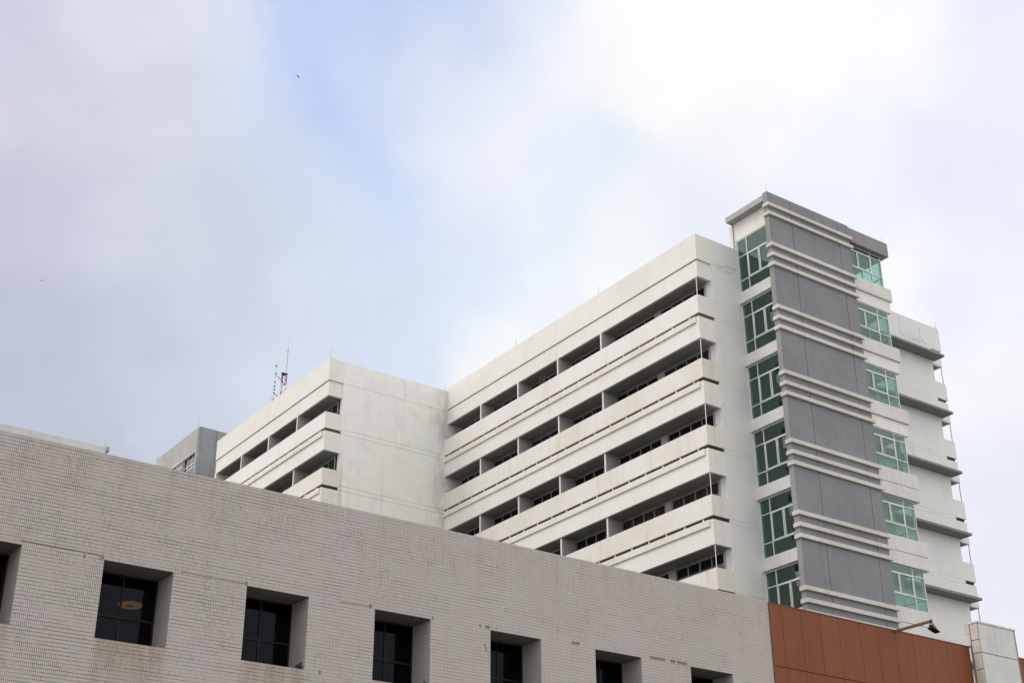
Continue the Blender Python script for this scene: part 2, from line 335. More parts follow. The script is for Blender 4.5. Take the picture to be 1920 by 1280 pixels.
# small upright tiles, stack bond, patchily dirty joints
def tilemat():
    m, T, b = newmat('upright_mosaic_tiles')
    P = T.pos(); x, y, z = T.sep(P)[:3]
    u = T.math('ADD', x, y)
    TW, TH = .0474, .0935
    iu = T.math('DIVIDE', u, TW); iz = T.math('DIVIDE', T.math('SUBTRACT', 15.465, z), TH)
    fu = T.math('FRACT', iu); fz = T.math('FRACT', iz)
    # distance to the nearest joint in metres
    du = T.math('MULTIPLY', T.math('MINIMUM', fu, T.math('SUBTRACT', 1.0, fu)), TW)
    dz = T.math('MULTIPLY', T.math('MINIMUM', fz, T.math('SUBTRACT', 1.0, fz)), TH)
    cell = T.comb(T.math('FLOOR', iu), T.math('FLOOR', iz), 0.0)
    wnz = T.n.new('ShaderNodeTexWhiteNoise'); wnz.noise_dimensions = '3D'; T.l.new(cell, wnz.inputs['Vector'])
    tv = wnz.outputs['Value']
    # tone of the tiles
    big, _ = T.noise(T.comb(u, 0.0, z), .30, 5, .6)
    cloudy, _ = T.noise(T.comb(T.math('MULTIPLY', u, 1.5), 0.0, T.math('MULTIPLY', z, .5)), 1.0, 5, .6)
    c = T.mix(T.ramp(big, .3, .7), (.448,.408,.385), (.430,.394,.358))
    c = T.mix(T.math('MULTIPLY', T.ramp(cloudy, .45, .75), .5), c, (.41,.36,.29))
    c = T.mix(T.math('MULTIPLY', tv, .22), c, (.47,.43,.41))
    odd = T.math('GREATER_THAN', tv, .985)
    c = T.mix(T.math('MULTIPLY', odd, .5), c, (.50,.47,.45))
    # rusty wash below each window
    k = T.math('DIVIDE', T.math('SUBTRACT', x, 11.45), 3.947)
    kx = T.math('MULTIPLY', T.math('FRACT', k), 3.947)
    under = T.math('MULTIPLY', T.math('LESS_THAN', kx, 2.05), T.math('LESS_THAN', z, 10.685))
    wash, _ = T.noise(T.comb(T.math('MULTIPLY', u, 4.0), 0.0, T.math('MULTIPLY', z, .35)), 1.0, 5, .65)
    edge = T.ramp(T.math('MINIMUM', kx, T.math('SUBTRACT', 2.05, kx)), 0.0, .25)
    dep = T.ramp(z, 9.0, 10.6, .1, 1.0)
    wf = T.math('MULTIPLY', T.math('MULTIPLY', T.math('MULTIPLY', under, edge), dep), T.ramp(wash, .3, .65, .15, .6))
    c = T.mix(wf, c, (.27,.19,.11))
    # rain runs from the top edge and from the corners of the openings
    rn, _ = T.noise(T.comb(T.math('MULTIPLY', u, 3.2), 9.0, T.math('MULTIPLY', z, .22)), 1.0, 6, .7)
    topf = T.math('MULTIPLY', T.ramp(z, 13.2, 15.4), T.ramp(rn, .48, .68))
    c = T.mix(T.math('MULTIPLY', topf, .32), c, (.31,.27,.20))
    rn2, _ = T.noise(T.comb(T.math('MULTIPLY', u, 5.0), 2.0, T.math('MULTIPLY', z, .15)), 1.0, 5, .7)
    c = T.mix(T.math('MULTIPLY', T.ramp(rn2, .58, .74), .35), c, (.30,.27,.24))
    # joints: thin pale joints everywhere, black dirty ones in patches
    cu_ = T.math('MULTIPLY', T.math('FLOOR', iu), TW); cz_ = T.math('MULTIPLY', T.math('FLOOR', iz), TH)
    wn2 = T.n.new('ShaderNodeTexWhiteNoise'); wn2.noise_dimensions = '3D'; T.l.new(T.vm('ADD', cell, (7.5, 3.5, 1.0)), wn2.inputs['Vector'])
    pn, _ = T.noise(T.comb(T.math('MULTIPLY', cu_, 1.0), 0.0, T.math('MULTIPLY', cz_, .7)), 1.1, 6, .75)
    pn = T.math('ADD', pn, T.math('MULTIPLY', T.math('SUBTRACT', wn2.outputs['Value'], .5), .22))
    pn2, _ = T.noise(T.comb(T.math('MULTIPLY', u, .5), 3.7, T.math('MULTIPLY', z, 2.2)), 1.1, 6, .75)
    leftish = T.ramp(x, 26.0, 9.0, 0.0, .09)
    rown = T.n.new('ShaderNodeTexWhiteNoise'); rown.noise_dimensions = '2D'
    T.l.new(T.comb(T.math('FLOOR', iz), T.math('FLOOR', T.math('DIVIDE', iu, 13.0)), 0.0), rown.inputs['Vector'])
    dirty = T.ramp(T.math('ADD', pn, leftish), .56, .72)
    dirtyh = T.math('MAXIMUM', T.ramp(T.math('ADD', pn2, leftish), .50, .68), T.math('MULTIPLY', T.ramp(rown.outputs['Value'], .80, .95), .55))
    wu = T.math('ADD', .0032, T.math('MULTIPLY', dirty, .0022))
    wz = T.math('ADD', .0040, T.math('MULTIPLY', dirtyh, .0026))
    ju = T.math('LESS_THAN', du, wu); jz = T.math('LESS_THAN', dz, wz)
    cu = T.mix(dirty, (.14,.125,.112), (.028,.022,.019))
    cz = T.mix(dirtyh, (.18,.16,.14), (.030,.024,.020))
    c = T.mix(ju, c, cu); c = T.mix(jz, c, cz)
    T.put(b.inputs['Base Color'], c)
    b.inputs['Roughness'].default_value = .42; b.inputs['Specular IOR Level'].default_value = .22
    return m
TILE = tilemat()
RECESS = painted('recess_plaster', (.17,.155,.13), (.14,.13,.11), blotch=.3)
# brown metal cladding
def cladmat():
    m, T, b = newmat('brown_cladding')
    P = T.pos(); x, y, z = T.sep(P)[:3]
    w = T.n.new('ShaderNodeTexWhiteNoise'); w.noise_dimensions = '2D'
    T.l.new(T.comb(T.math('FLOOR', T.math('DIVIDE', T.math('SUBTRACT', x, 35.68), .985)), T.math('FLOOR', T.math('DIVIDE', T.math('SUBTRACT', z, 13.2), 2.4)), 0.0), w.inputs['Vector'])
    n, _ = T.noise(T.comb(T.math('MULTIPLY', x, 3.0), 0.0, T.math('MULTIPLY', z, .4)), 1.0, 5, .6)
    n2, _ = T.noise(P, .5, 3, .5)
    c = T.mix(w.outputs['Value'], (.212,.067,.028), (.192,.059,.024))
    c = T.mix(T.math('MULTIPLY', T.ramp(n, .42, .72), .45), c, (.14,.038,.018))
    c = T.mix(T.math('MULTIPLY', T.ramp(n2, .35, .65), .35), c, (.19,.058,.026))
    T.put(b.inputs['Base Color'], c); b.inputs['Roughness'].default_value = .5
    b.inputs['Specular IOR Level'].default_value = .15
    return m
CLAD = cladmat()
def groundmat():
    m, T, b = newmat('worn_paving')
    P = T.pos(); n, _ = T.noise(P, .15, 6, .6); n2, _ = T.noise(P, 6.0, 5, .7)
    c = T.mix(T.ramp(n, .3, .7), (.20,.195,.185), (.14,.138,.13)); c = T.mix(T.math('MULTIPLY', n2, .4), c, (.24,.235,.225))
    T.put(b.inputs['Base Color'], c); b.inputs['Roughness'].default_value = .9
    return m

# ------------------------------------------------------------------ ground
g = MB(); g.v = [(-900,-900,0),(900,-900,0),(900,900,0),(-900,900,0)]; g.f = [(0,1,2,3)]
tag(g.build('ground', groundmat()), kind='structure')

# ================================================================== white hospital block (two wings + return)
FH = 3.585
hb = empty('hospital_building', (44.3, 46, 0), 'white multi-storey block with long recessed balconies on two stepped wings, behind the tiled wall', 'building')

win_proto = {}
def make_window(parent, xi, y0, y1, z0, z1, glass):
    """four-pane balcony window in a wall facing -x; frame part with panes beneath"""
    key = (round(y1-y0, 3), round(z1-z0, 3), glass.name)
    if key in win_proto:
        w = copy_tree(win_proto[key], parent)
        w.location = Vector((xi, y0, z0)) - wloc(parent)
        return w
    w = MB(); t = .045
    L, H = y1-y0, z1-z0
    w.box(0, .07, 0, L, 0, t); w.box(0, .07, 0, L, H-t, H)
    n = 4
    for i in range(n+1):
        yy = i*(L-t)/n
        w.box(.002, .068, yy, yy+t, t, H-t)
    o = w.build('window', FRAME_D, None)
    o.parent = parent; o.location = Vector((xi, y0, z0)) - wloc(parent)
    for i in range(n):
        yy = i*(L-t)/n
        pn = MB(); pn.box(.045, .055, yy+t, yy+(L-t)/n, t, H-t)
        q = pn.build('pane', glass, None); q.parent = o
    win_proto[key] = o
    return o

def wing(sg, X0, Xi, Y0, Y1, S0, TOP, nfl, bays, windows=True, posts=True, studs=1.32, par=.12, WHITE=WHITE, WHITE_OLD=WHITE_OLD):
    W_OLD = WHITE_OLD
    """balcony side of a wing; sg=+1: it faces -x, sg=-1: it faces +x"""
    s = sg
    # parapet and the recessed band below it
    MB().box(X0+s*(par+.22), X0+s*(par+.24), Y0+.2, Y1-.01, S0+.8, S0+1.1).build('groove_back', DARKGAP, hb)
    m = MB(); m.box(X0+s*par, X0+s*(par+.25), Y0+.0, Y1, S0+.985, TOP); m.box(X0+s*(par+.25), Xi, Y0, Y0+.25, S0+.97, TOP)
    m.build('roof_parapet', WHITE, hb)
    m = MB(); m.box(X0+s*(par+.06), X0+s*(par+.215), Y0+.08, Y1, S0, S0+.945); m.box(X0+s*(par+.215), Xi, Y0+.08, Y0+.25, S0, S0+.96)
    m.build('top_beam', WHITE, hb)
    for k in range(nfl):
        S = S0 - FH*k
        old = k >= 1
        rm = WHITE_OLD if old else WHITE
        m = MB(); m.box(X0, X0+s*.09, Y0, Y1, S-2.17, S-1.14); m.box(X0+s*.09, Xi, Y0, Y0+.09, S-2.17, S-1.14)
        m.build('balcony_rail', rm, hb)
        m = MB(); m.box(X0+s*.02, X0+s*.17, Y0+.02, Y1, S-FH, S-2.36); m.box(X0+s*.17, Xi, Y0+.02, Y0+.17, S-FH, S-2.36)
        m.build('balcony_beam', WHITE, hb)
        m = MB(); m.box(X0-s*.07, X0+s*.02, Y0+.22, Y1, S-2.68, S-2.362)
        m.build('drip_ledge', WHITE_OLD, hb)
        # shadow gap with short stubs
        m = MB(); m.box(X0+s*.095, Xi+s*.005, Y0+.095, Y1, S-2.355, S-1.95)
        yy = Y0+.7; m.cur = 1
        while yy < Y1:
            m.box(X0+s*.04, X0+s*.094, yy, yy+.07, S-2.357, S-2.172); yy += studs
        m.build('floor_slab', [GAPBROWN if k == 0 else DARKGAP, W_OLD], hb)
        # ceiling of this balcony
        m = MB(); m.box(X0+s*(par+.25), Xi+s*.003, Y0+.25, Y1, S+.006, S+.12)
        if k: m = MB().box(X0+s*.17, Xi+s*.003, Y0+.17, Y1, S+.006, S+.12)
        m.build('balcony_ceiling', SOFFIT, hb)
        if posts:
            MB().tube((X0+s*.075, Y0+.075, S-1.14), (X0+s*.075, Y0+.075, S+.006), .022).build('corner_post', FRAME if s > 0 else STEEL, hb)
        for yb in bays:
            dw = MB().box(X0+s*.13, Xi+s*.002, yb-.05, yb+.05, S-2.168, S+.004).build('divider_wall', INNER_SHADED, hb)
            MB().box(X0+s*.10, X0+s*.129, yb-.055, yb+.055, S-1.93, S+.003).build('edge_trim', WHITE, dw)  # white strip keeps the front edge bright beside the shade-darkened divider
        if windows:
            # inner wall: sill part and piers
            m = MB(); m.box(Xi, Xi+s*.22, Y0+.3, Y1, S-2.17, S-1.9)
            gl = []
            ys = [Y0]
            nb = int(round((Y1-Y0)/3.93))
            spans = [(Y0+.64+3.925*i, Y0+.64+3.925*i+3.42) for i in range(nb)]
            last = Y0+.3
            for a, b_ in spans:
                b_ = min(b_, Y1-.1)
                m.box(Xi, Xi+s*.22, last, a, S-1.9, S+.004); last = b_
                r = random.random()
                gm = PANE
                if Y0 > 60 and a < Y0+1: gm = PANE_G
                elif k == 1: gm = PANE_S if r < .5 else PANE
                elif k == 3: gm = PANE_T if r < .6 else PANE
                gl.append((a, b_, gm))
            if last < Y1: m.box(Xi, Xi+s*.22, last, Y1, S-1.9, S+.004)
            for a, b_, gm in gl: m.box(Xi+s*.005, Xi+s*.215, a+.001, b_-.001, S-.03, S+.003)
            m.build('inner_wall', INNER_SHADED, hb)
            for a, b_, gm in gl:
                make_window(hb, Xi+.05, a, b_, S-1.9, S-.035, gm)

# main wing: west side and the little seen of the east side
wing(1, 44.3, 45.4, 46.0, 69.5, 36.93, 39.40, 7, [53.94, 57.9, 61.8, 65.7])
wing(-1, 63.5, 62.6, 46.0, 60.0, 36.93, 39.40, 7, [], windows=False, par=-.08, WHITE=END, WHITE_OLD=END)
# left wing
wing(1, 35.8, 36.9, 69.5, 85.6, 36.80, 39.22, 6, [73.45, 77.38, 81.35], posts=False, par=.1)
m = MB(); m.box(35.93, 37.1, 85.4, 85.6, 16, 36.8); m.build('end_fin', WHITE, hb)

def grooved(name, x0, x1, yf, th, zs, top, mat, gap=.008):
    """wall facing -y split by fine open joints at heights zs"""
    m = MB(); z0 = 0.0
    for zz in sorted(zs):
        m.box(x0, x1, yf, yf+th, z0, zz-gap/2); z0 = zz+gap/2
    m.box(x0, x1, yf, yf+th, z0, top)
    o = m.build(name, mat, hb)
    return o
zs = []
for k in range(7): zs += [36.93-FH*k-2.17, 36.93-FH*k-2.38]
zsr = []
for k in range(7): zsr += [36.80-FH*k-2.05, 36.80-FH*k-2.33]
grooved('end_wall', 45.4, 62.6, 46.0, .2, zs, 37.88, END)
MB().box(45.403, 62.597, 46.0, 46.2, 37.89, 39.397).build('end_parapet', END, hb)
MB().box(45.38, 62.62, 46.21, 46.45, 0, 37.8).build('wall', END, hb)
grooved('return_wall', 36.9, 45.5, 69.5, .2, zsr + [37.76], 39.2, RET, .016)
MB().box(36.9, 45.5, 69.705, 70.0, 0, 37.8).build('wall', RET, hb)
# cores and roofs
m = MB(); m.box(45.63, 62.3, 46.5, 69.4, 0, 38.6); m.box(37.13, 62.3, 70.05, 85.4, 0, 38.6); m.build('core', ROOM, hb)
m = MB(); m.box(44.7, 62.58, 46.46, 69.9, 38.65, 38.9); m.box(36.2, 62.58, 70.02, 85.5, 38.65, 38.9); m.build('roof', ROOFM, hb)
m = MB(); m.box(45.6, 62.6, 85.41, 85.6, 0, 39.2); m.build('back_wall', END, hb)
# sunshades on the end wall, east of the stair tower
for k in range(6):
    z = 37.08 - FH*k
    m = MB(); m.box(55.9, 62.78, 45.26, 45.997, z, z+.13)
    m.build('sunshade', CAP, hb)
    MB().box(55.9, 62.62, 45.97, 45.998, z+.131, z+.19).build('flashing', SILL, hb)
# cracks and smears in the render
def strip(name, pts, w, mat, y, parent):
    m = MB()
    for (xa, za), (xb, zb) in zip(pts, pts[1:]):
        d = Vector((xb-xa, 0, zb-za)); n = Vector((-d.z, 0, d.x)).normalized()*w/2
        b = len(m.v)
        for q in (Vector((xa,y,za))-n, Vector((xb,y,zb))-n, Vector((xb,y,zb))+n, Vector((xa,y,za))+n): m.v.append(tuple(q))
        m.f.append((b, b+1, b+2, b+3))
    return m.build(name, mat, parent)
for i, pts in enumerate([[(60.07,39.3),(60.03,38.9),(60.05,38.6),(60.0,38.17),(60.18,38.1),(60.6,38.06)], [(61.07,38.06),(61.42,38.08),(61.68,38.07),(61.99,38.12),(62.29,38.08)],
            [(61.88,39.01),(61.8,38.75),(61.74,38.55),(61.66,38.3),(61.63,38.08)], [(61.79,38.43),(61.89,38.27),(62.06,38.23)], [(62.39,37.95),(62.41,38.0),(62.52,38.09)]]):
    strip('crack', pts, .022 if i != 1 else .035, CRACK, 45.996, hb)
for pts in ([(45.6,38.04),(46.11,37.96),(46.57,38.06),(46.9,38.08),(47.26,38.19)], [(45.8,37.82),(46.31,37.72),(46.6,37.78),(46.88,37.76)], [(46.5,38.2),(46.9,38.1),(47.2,37.97)]):
    strip('smear', pts, .035, SMUDGE, 45.9965, hb)

# ================================================================== stair tower
st = empty('stair_tower', (47.4, 43.1, 0), 'stair tower with grey panelled front, cream triple bands and green glass corner windows', 'tower')
TX0, TX1, TY = 47.4, 55.78, 43.35
# grey front slab with fine vertical joints
gx = [46.97, 48.65, 52.22, 53.06]
m = MB()
for a, b_ in zip(gx, gx[1:]):
    m.box(a+(.018 if a > 47 else 0), b_-(.018 if b_ < 53 else 0), 43.10, 43.13, 0, 41.40)
m.build('grey_front', GREY, st)
MB().box(46.975, 53.055, 43.132, 43.40, 0, 41.395).build('grey_backing', GREY, st)
MB().box(46.955, 46.968, 43.10, 43.40, 0, 41.398).build('side_face', GREY_LIT_SIDE, st)  # thin sheet carrying the painted lit tone of the slab's side
def band(z0, z1):
    m = MB(); m.box(46.86, 53.17, 42.97, 43.098, z0, z1); m.box(46.86, 46.968, 43.098, 43.40, z0, z1)
    m.build('cream_band', BAND, st, bevel=.008)
band(40.50, 40.68); band(39.96, 40.14)
for k in range(7):
    for zt in (38.30, 37.72, 37.17):
        band(zt-3.6*k-.20, zt-3.6*k)
# caps
m = MB(); m.box(53.06, 56.18, 43.10, 45.9, 40.48, 41.32); m.box(53.1, 56.1, 45.9, 46.5, 40.9, 41.32)
m.build('roof_cap', CAP_R, st)
m = MB(); m.box(46.98, 53.05, 43.402, 46.22, 41.0, 41.33); m.build('roof_cap', CAP_L, st)
# side wall (faces -x) above the first window, and the strip over the main roof
m = MB(); m.box(TX0, TX0+.2, 43.402, 46.45, 39.90, 40.998); m.box(TX0, TX0+.2, 46.03, 46.45, 37.5, 39.898)
m.build('side_wall', WHITE, st)
MB().tube((47.36, 46.12, 39.35), (47.36, 46.12, 41.0), .022, n=6).build('downpipe', CAP, st)
m = MB(); m.box(47.62, 55.6, 46.21, 46.45, 37.9, 41.0); m.build('rear_wall', END, st)
MB().box(47.5, 55.6, 43.41, 46.2, 41.335, 41.36).build('roof', ROOFM, st)

def gridwin(parent, name, axis, fixed, cols, rows, colspan, rowsp=None, t=.042, dep=.07, glass=GREEN, handle=None):
    """glazed frame. axis 'x': faces -x (cols run along y); axis 'y': faces -y (cols run along x).
    colspan: extra members (c0, c1, z) / ('v', c, z0, z1); each cell glazed by one pane."""
    m = MB()
    def bar(c0, c1, z0, z1, d0=0.0, d1=dep):
        if axis == 'x': m.box(fixed+d0, fixed+d1, c0, c1, z0, z1)
        else: m.box(c0, c1, fixed+d0, fixed+d1, z0, z1)
    c0, c1 = cols[0], cols[-1]; z0, z1 = rows[0], rows[-1]
    for z in rows:
        zz = min(max(z-t/2, z0), z1-t)
        bar(c0, c1, zz, zz+t)
    for c in cols:
        cc = min(max(c-t/2, c0), c1-t)
        bar(cc, cc+t, z0+t+.001, z1-t-.001, .003, dep-.003)
    for a, b_, za, zb, w in colspan:
        bar(a, b_, za, zb, -.012, dep-.02)
    o = m.build(name, FRAME, parent)
    for i in range(len(cols)-1):
        for j in range(len(rows)-1):
            g_ = MB(); e = .02
            a, b_ = cols[i]+e, cols[i+1]-e; za, zb = rows[j]+e, rows[j+1]-e
            # one sheet, a hair off each neighbour
            if axis == 'x': g_.v = [(fixed+.03,a,za),(fixed+.03,b_,za),(fixed+.03,b_,zb),(fixed+.03,a,zb)]
            else: g_.v = [(a,fixed+.03,za),(b_,fixed+.03,za),(b_,fixed+.03,zb),(a,fixed+.03,zb)]
            g_.f = [(0,1,2,3)]
            g_.build('pane', glass, o)
    return o
def casement(a, b_, za, zb, w=.04):
    return [(a, a+w, za, zb, 0), (b_-w, b_, za, zb, 0), (a+w, b_-w, za, za+w, 0), (a+w, b_-w, zb-w, zb, 0)]
# windows facing -x
for k in range(6):
    if k == 0: rows = [36.72, 37.45, 38.87, 39.88]
    else:
        o_ = 3.59*(k-1)
        rows = [33.12-o_, 33.86-o_, 35.31-o_, 36.07-o_]
    extra = casement(44.47, 45.25, rows[1]+.03, rows[2]-.03) + casement(43.62, 44.42, rows[1]+.03, rows[2]-.03)
    gridwin(st, 'corner_window', 'x', 47.42, [43.41, 45.30, 45.985], rows, extra)
    if k < 6:
        zt = rows[0]; zb = 36.09-3.59*k
        m = MB(); m.box(47.27, 47.6, 43.402, 45.997, zb, zt-.002)
        m.build('sill_band', SILL, st, bevel=.01)
# windows facing -y with a glazed return on the east side
for k in range(6):
    if k == 0: rows = [38.48, 39.15, 40.22, 40.47]
    else:
        o_ = 3.6*(k-1)
        rows = [34.86-o_, 35.55-o_, 36.62-o_, 37.0-o_]
    extra = casement(53.90, 54.88, rows[1]+.03, rows[2]-.03) + casement(53.0, 53.86, rows[1]+.03, rows[2]-.03)
    gridwin(st, 'window', 'y', 43.37, [53.0, 54.93, TX1], rows, extra)
    gridwin(st, 'side_window', 'x', TX1-.075, [43.46, 44.7, 45.97], [rows[0], rows[1], rows[3]], [], t=.05)
    zt = rows[0]; zm = zt-.76; zb = 37.02-3.6*k
    m = MB(); m.box(53.06, 56.15, 43.22, 45.995, zm, zt-.002)
    m.build('sill_band', SILL, st, bevel=.01)
    yy = 43.32 if k < 3 else 43.235
    m = MB(); m.box(53.06, 56.02 if k < 3 else 56.14, yy, 45.99, zb, zm-(.003 if k < 3 else .02))
    m.build('lintel_band', WHITE if k < 3 else SILL, st)
# inside: landings, partition, back wall, a few curtains
m = MB()
for k in range(7):
    m.box(47.7, 50.9, 43.45, 46.19, 36.15-3.59*k, 36.45-3.59*k)
    m.box(51.1, 55.6, 43.45, 45.98, 37.10-3.6*k, 37.35-3.6*k)
m.box(47.7, 55.6, 43.45, 46.19, 40.5, 40.8)
m.build('landing', STAIRWALL, st)
m = MB(); m.box(50.9, 51.1, 43.42, 46.19, 15, 40.8); m.box(47.62, 55.55, 45.985, 45.998, 15, 39.9); m.build('inner_wall', STAIRWALL, st)
m = MB()
for k in range(6):
    z = 33.3-3.6*k+3.6
    m.box(51.4, 55.4, 45.2, 45.25, z+1.2, z+1.25)
m.build('handrail', FRAME, st)
for k in range(6):
    m = MB(); zb = 37.35-3.6*k
    for i in range(10):
        m.box(54.2-.28*i-.29, 54.2-.28*i, 44.75, 45.8, zb+.17*i-.12, zb+.17*(i+1))
    m.build('stair_flight', STAIRWALL, st)
    m = MB(); m.tube((54.2, 44.72, zb+.95), (51.4, 44.72, zb+2.65), .03, n=6)
    for i in range(0, 10, 2): m.tube((54.1-.28*i, 44.72, zb+.1+.17*i), (54.1-.28*i, 44.72, zb+1.0+.17*i), .012, n=5)
    m.build('stair_rail', FRAME_D, st)
    if k in (1, 4): MB().box(51.2, 52.9, 43.62, 43.64, zb+1.9, zb+3.3).build('blind', CURTAIN, st)
    MB().box(49.2, 50.88, 43.9, 44.1, 36.5-3.59*k, 38.3-3.59*k).build('pillar', ROOM, st)
for (x0, x1, z0, z1) in ((53.75, 54.45, 24.0, 25.6), (53.2, 53.6, 24.0, 25.6), (55.1, 55.6, 27.7, 29.7), (53.4, 53.8, 27.6, 28.9)):
    m = MB(); n = 14; b0 = 0
    for i in range(n+1):
        x = x0+(x1-x0)*i/n; y = 43.62+(.04 if i % 2 else 0)
        m.v += [(x, y, z0), (x+.05*math.sin(i), y, z1)]
        if i: m.f.append((2*i-2, 2*i, 2*i+1, 2*i-1))
    m.build('curtain', CURTAIN if z0 < 27 else STAIRWALL, st)
# solid foot of the tower
MB().box(47.5, 55.7, 43.45, 45.9, 0, 14.9).build('base', END, st)

# ================================================================== tiled building in front
tb = empty('tiled_building', (20, 34, 0), 'low building faced in small greyish pink upright tiles with deep square dark windows', 'building')
TOPZ = 15.465; TY0 = 34.0; REC = .97
WX = [11.536+3.947*i for i in range(-6, 6)]
WW, WZ0, WZ1 = 1.86, 10.68, 12.675
XA, XB = -16.0, 35.06
m = MB()
m.box(XA, XB, TY0, TY0+1.3, WZ1, TOPZ)
m.box(XA, XB, TY0, TY0+1.3, 8.73, WZ0)
prev = XA
for wx in WX:
    m.box(prev, wx, TY0, TY0+1.3, WZ0, WZ1); prev = wx+WW
m.box(prev, XB, TY0, TY0+1.3, WZ0, WZ1)
prev = XA
m.box(XA, XB, TY0, TY0+1.3, 4.8, 6.73)
for wx in WX:
    m.box(prev, wx, TY0, TY0+1.3, 6.73, 8.73); prev = wx+WW
m.box(prev, XB, TY0, TY0+1.3, 6.73, 8.73)
m.box(XA, XB, TY0, TY0+1.3, 0, 4.8)
m.build('tiled_wall', TILE, tb)
for wx in WX:
    for z in (WZ1, 8.73): MB().box(wx+.001, wx+WW-.001, TY0+.012, TY0+REC, z-.006, z-.001).build('recess_ceiling', RECESS, tb)
MB().box(XA, XB, TY0+1.31, 52, 14.6, 14.9).build('roof', ROOFM, tb)
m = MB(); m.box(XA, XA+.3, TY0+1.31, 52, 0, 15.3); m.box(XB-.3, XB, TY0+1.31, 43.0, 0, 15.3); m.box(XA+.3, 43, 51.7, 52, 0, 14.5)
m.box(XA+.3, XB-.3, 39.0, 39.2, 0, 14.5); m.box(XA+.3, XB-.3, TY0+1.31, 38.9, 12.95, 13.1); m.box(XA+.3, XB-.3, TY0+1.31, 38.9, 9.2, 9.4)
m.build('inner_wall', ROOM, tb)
def tile_window(wx, z0, z1):
    y = TY0+REC; t = .05
    m = MB(); L = WW
    m.box(wx, wx+L, y, y+.06, z0, z0+t); m.box(wx, wx+L, y, y+.06, z1-t, z1)
    zm = z0+.84
    for xx in (wx, wx+.90, wx+L-t): m.box(xx, xx+t, y+.002, y+.058, z0+t, z1-t)
    m.box(wx+t, wx+L-t, y-.01, y+.05, zm, zm+.05)
    o = m.build('window', DARKFRAME, tb)
    for a, b_ in ((wx+t, wx+.90), (wx+.90+t, wx+L-t)):
        for c, d in ((z0+t, zm), (zm+.05, z1-t)):
            MB().box(a, b_, y+.025, y+.033, c, d).build('pane', SMOKED, o)
    return o
for wx in WX:
    tile_window(wx, WZ0, WZ1-.006)
    tile_window(wx, 6.73, 8.724)
# missing tiles: bare mortar bedding with a ragged outline
for (x0, x1, z0, z1) in ((26.41,26.71,12.70,12.79),(29.55,30.18,12.69,12.78),(30.41,30.62,12.69,12.78),(30.71,31.13,12.69,12.78),(23.19,23.36,12.70,12.79),
                         (11.43,11.52,12.68,12.78),(15.42,15.50,12.68,12.77),(19.24,19.33,12.68,12.78),(21.33,21.38,12.66,12.78),(22.98,23.04,12.70,12.78),(23.20,23.24,12.02,12.15),(23.16,23.20,12.15,12.25),
                         (11.0,11.05,12.62,12.72),(17.77,17.83,10.62,10.72)):
    m = MB(); m.box(x0, x1, TY0-.004, TY0+.002, z0, z1)
    m.build('missing_tile_patch', MORTAR, tb)
# a strip of darker joint where the facing has shifted
strip('open_joint', [(9.4,12.775),(11.4,12.768)], .014, DARKGAP, TY0-.003, tb)
strip('open_joint', [(13.6,12.72),(15.4,12.71)], .014, DARKGAP, TY0-.003, tb)
strip('open_joint', [(18.3,12.70),(19.25,12.71)], .014, DARKGAP, TY0-.003, tb)
# ceiling lamp seen through the first window
lamp = empty('ceiling_lamp', (13.40, 36.9, 12.93), 'round yellowish ceiling lamp glimpsed through the leftmost whole window of the tiled wall', 'lamp')
m, T, b = newmat('warm_lamp_ring'); b.inputs['Base Color'].default_value = (.5,.35,.15,1)
b.inputs['Emission Color'].default_value = (1.0,.66,.28,1); b.inputs['Emission Strength'].default_value = 1.4
LAMPM = m
n = 28
mm = MB()
LX, LY, LZ = 13.40, 36.9, 12.45
for i in range(n):
    a = 2*math.pi*i/n
    for rr, zz in ((.13, LZ), (.30, LZ), (.33, LZ+.06), (.13, LZ+.06)): mm.v.append((LX+math.cos(a)*rr, LY+math.sin(a)*rr, zz))
for i in range(n):
    j = (i+1) % n
    for q in range(4):
        mm.f.append((4*i+q, 4*i+(q+1) % 4, 4*j+(q+1) % 4, 4*j+q))
mm.build('lamp_ring', LAMPM, lamp)
MB().tube((LX, LY, LZ+.02), (LX, LY, 12.93), .12, n=16).build('lamp_body', plain('lamp_body', (.25,.12,.05), .6), lamp)

# ================================================================== brown cladding
bc = empty('cladding_wall', (40.4, 34, 0), 'rust brown metal panel wall between the tiled facade and the pale concrete pier', 'wall')
jx = [35.09, 35.68, 36.66, 37.58, 38.54, 39.66, 40.6, 41.56, 42.54, 43.49, 44.46, 45.84]
m = MB()
for a, b_ in zip(jx, jx[1:]):
    for z0, z1 in ((13.235, 15.40), (10.9, 13.205), (8.5, 10.87), (6.1, 8.47), (0, 6.07)):
        m.box(a+.007, b_-.007, 33.985, 34.02, z0, z1)
m.build('metal_panels', CLAD, bc, bevel=.004)
MB().box(35.065, 45.86, 34.021, 34.3, 0, 15.38).build('panel_backing', BROWNCAP, bc)
m = MB(); m.box(35.065, 45.9, 33.97, 34.33, 15.402, 15.44); m.build('capping', BROWNCAP, bc)
MB().box(35.066, 35.10, 33.965, 34.018, 0, 15.40).build('edge_trim', BROWNCAP, bc)
b2 = empty('cladding_wall', (52, 34, 0), 'sliver of rust brown metal wall at the right edge, beyond the concrete pier', 'wall')
m = MB()
for i in range(6):
    for z0, z1 in ((13.235, 15.40), (10.9, 13.205), (0, 10.87)):
        m.box(48.2+i*1.0+.01, 49.2+i*1.0-.01, 33.985, 34.02, z0, z1)
m.build('metal_panels', CLAD, b2, bevel=.004)
MB().box(48.2, 54.2, 34.021, 34.3, 0, 15.38).build('panel_backing', BROWNCAP, b2)
MB().box(48.2, 54.2, 33.97, 34.33, 15.402, 15.44).build('capping', BROWNCAP, b2)

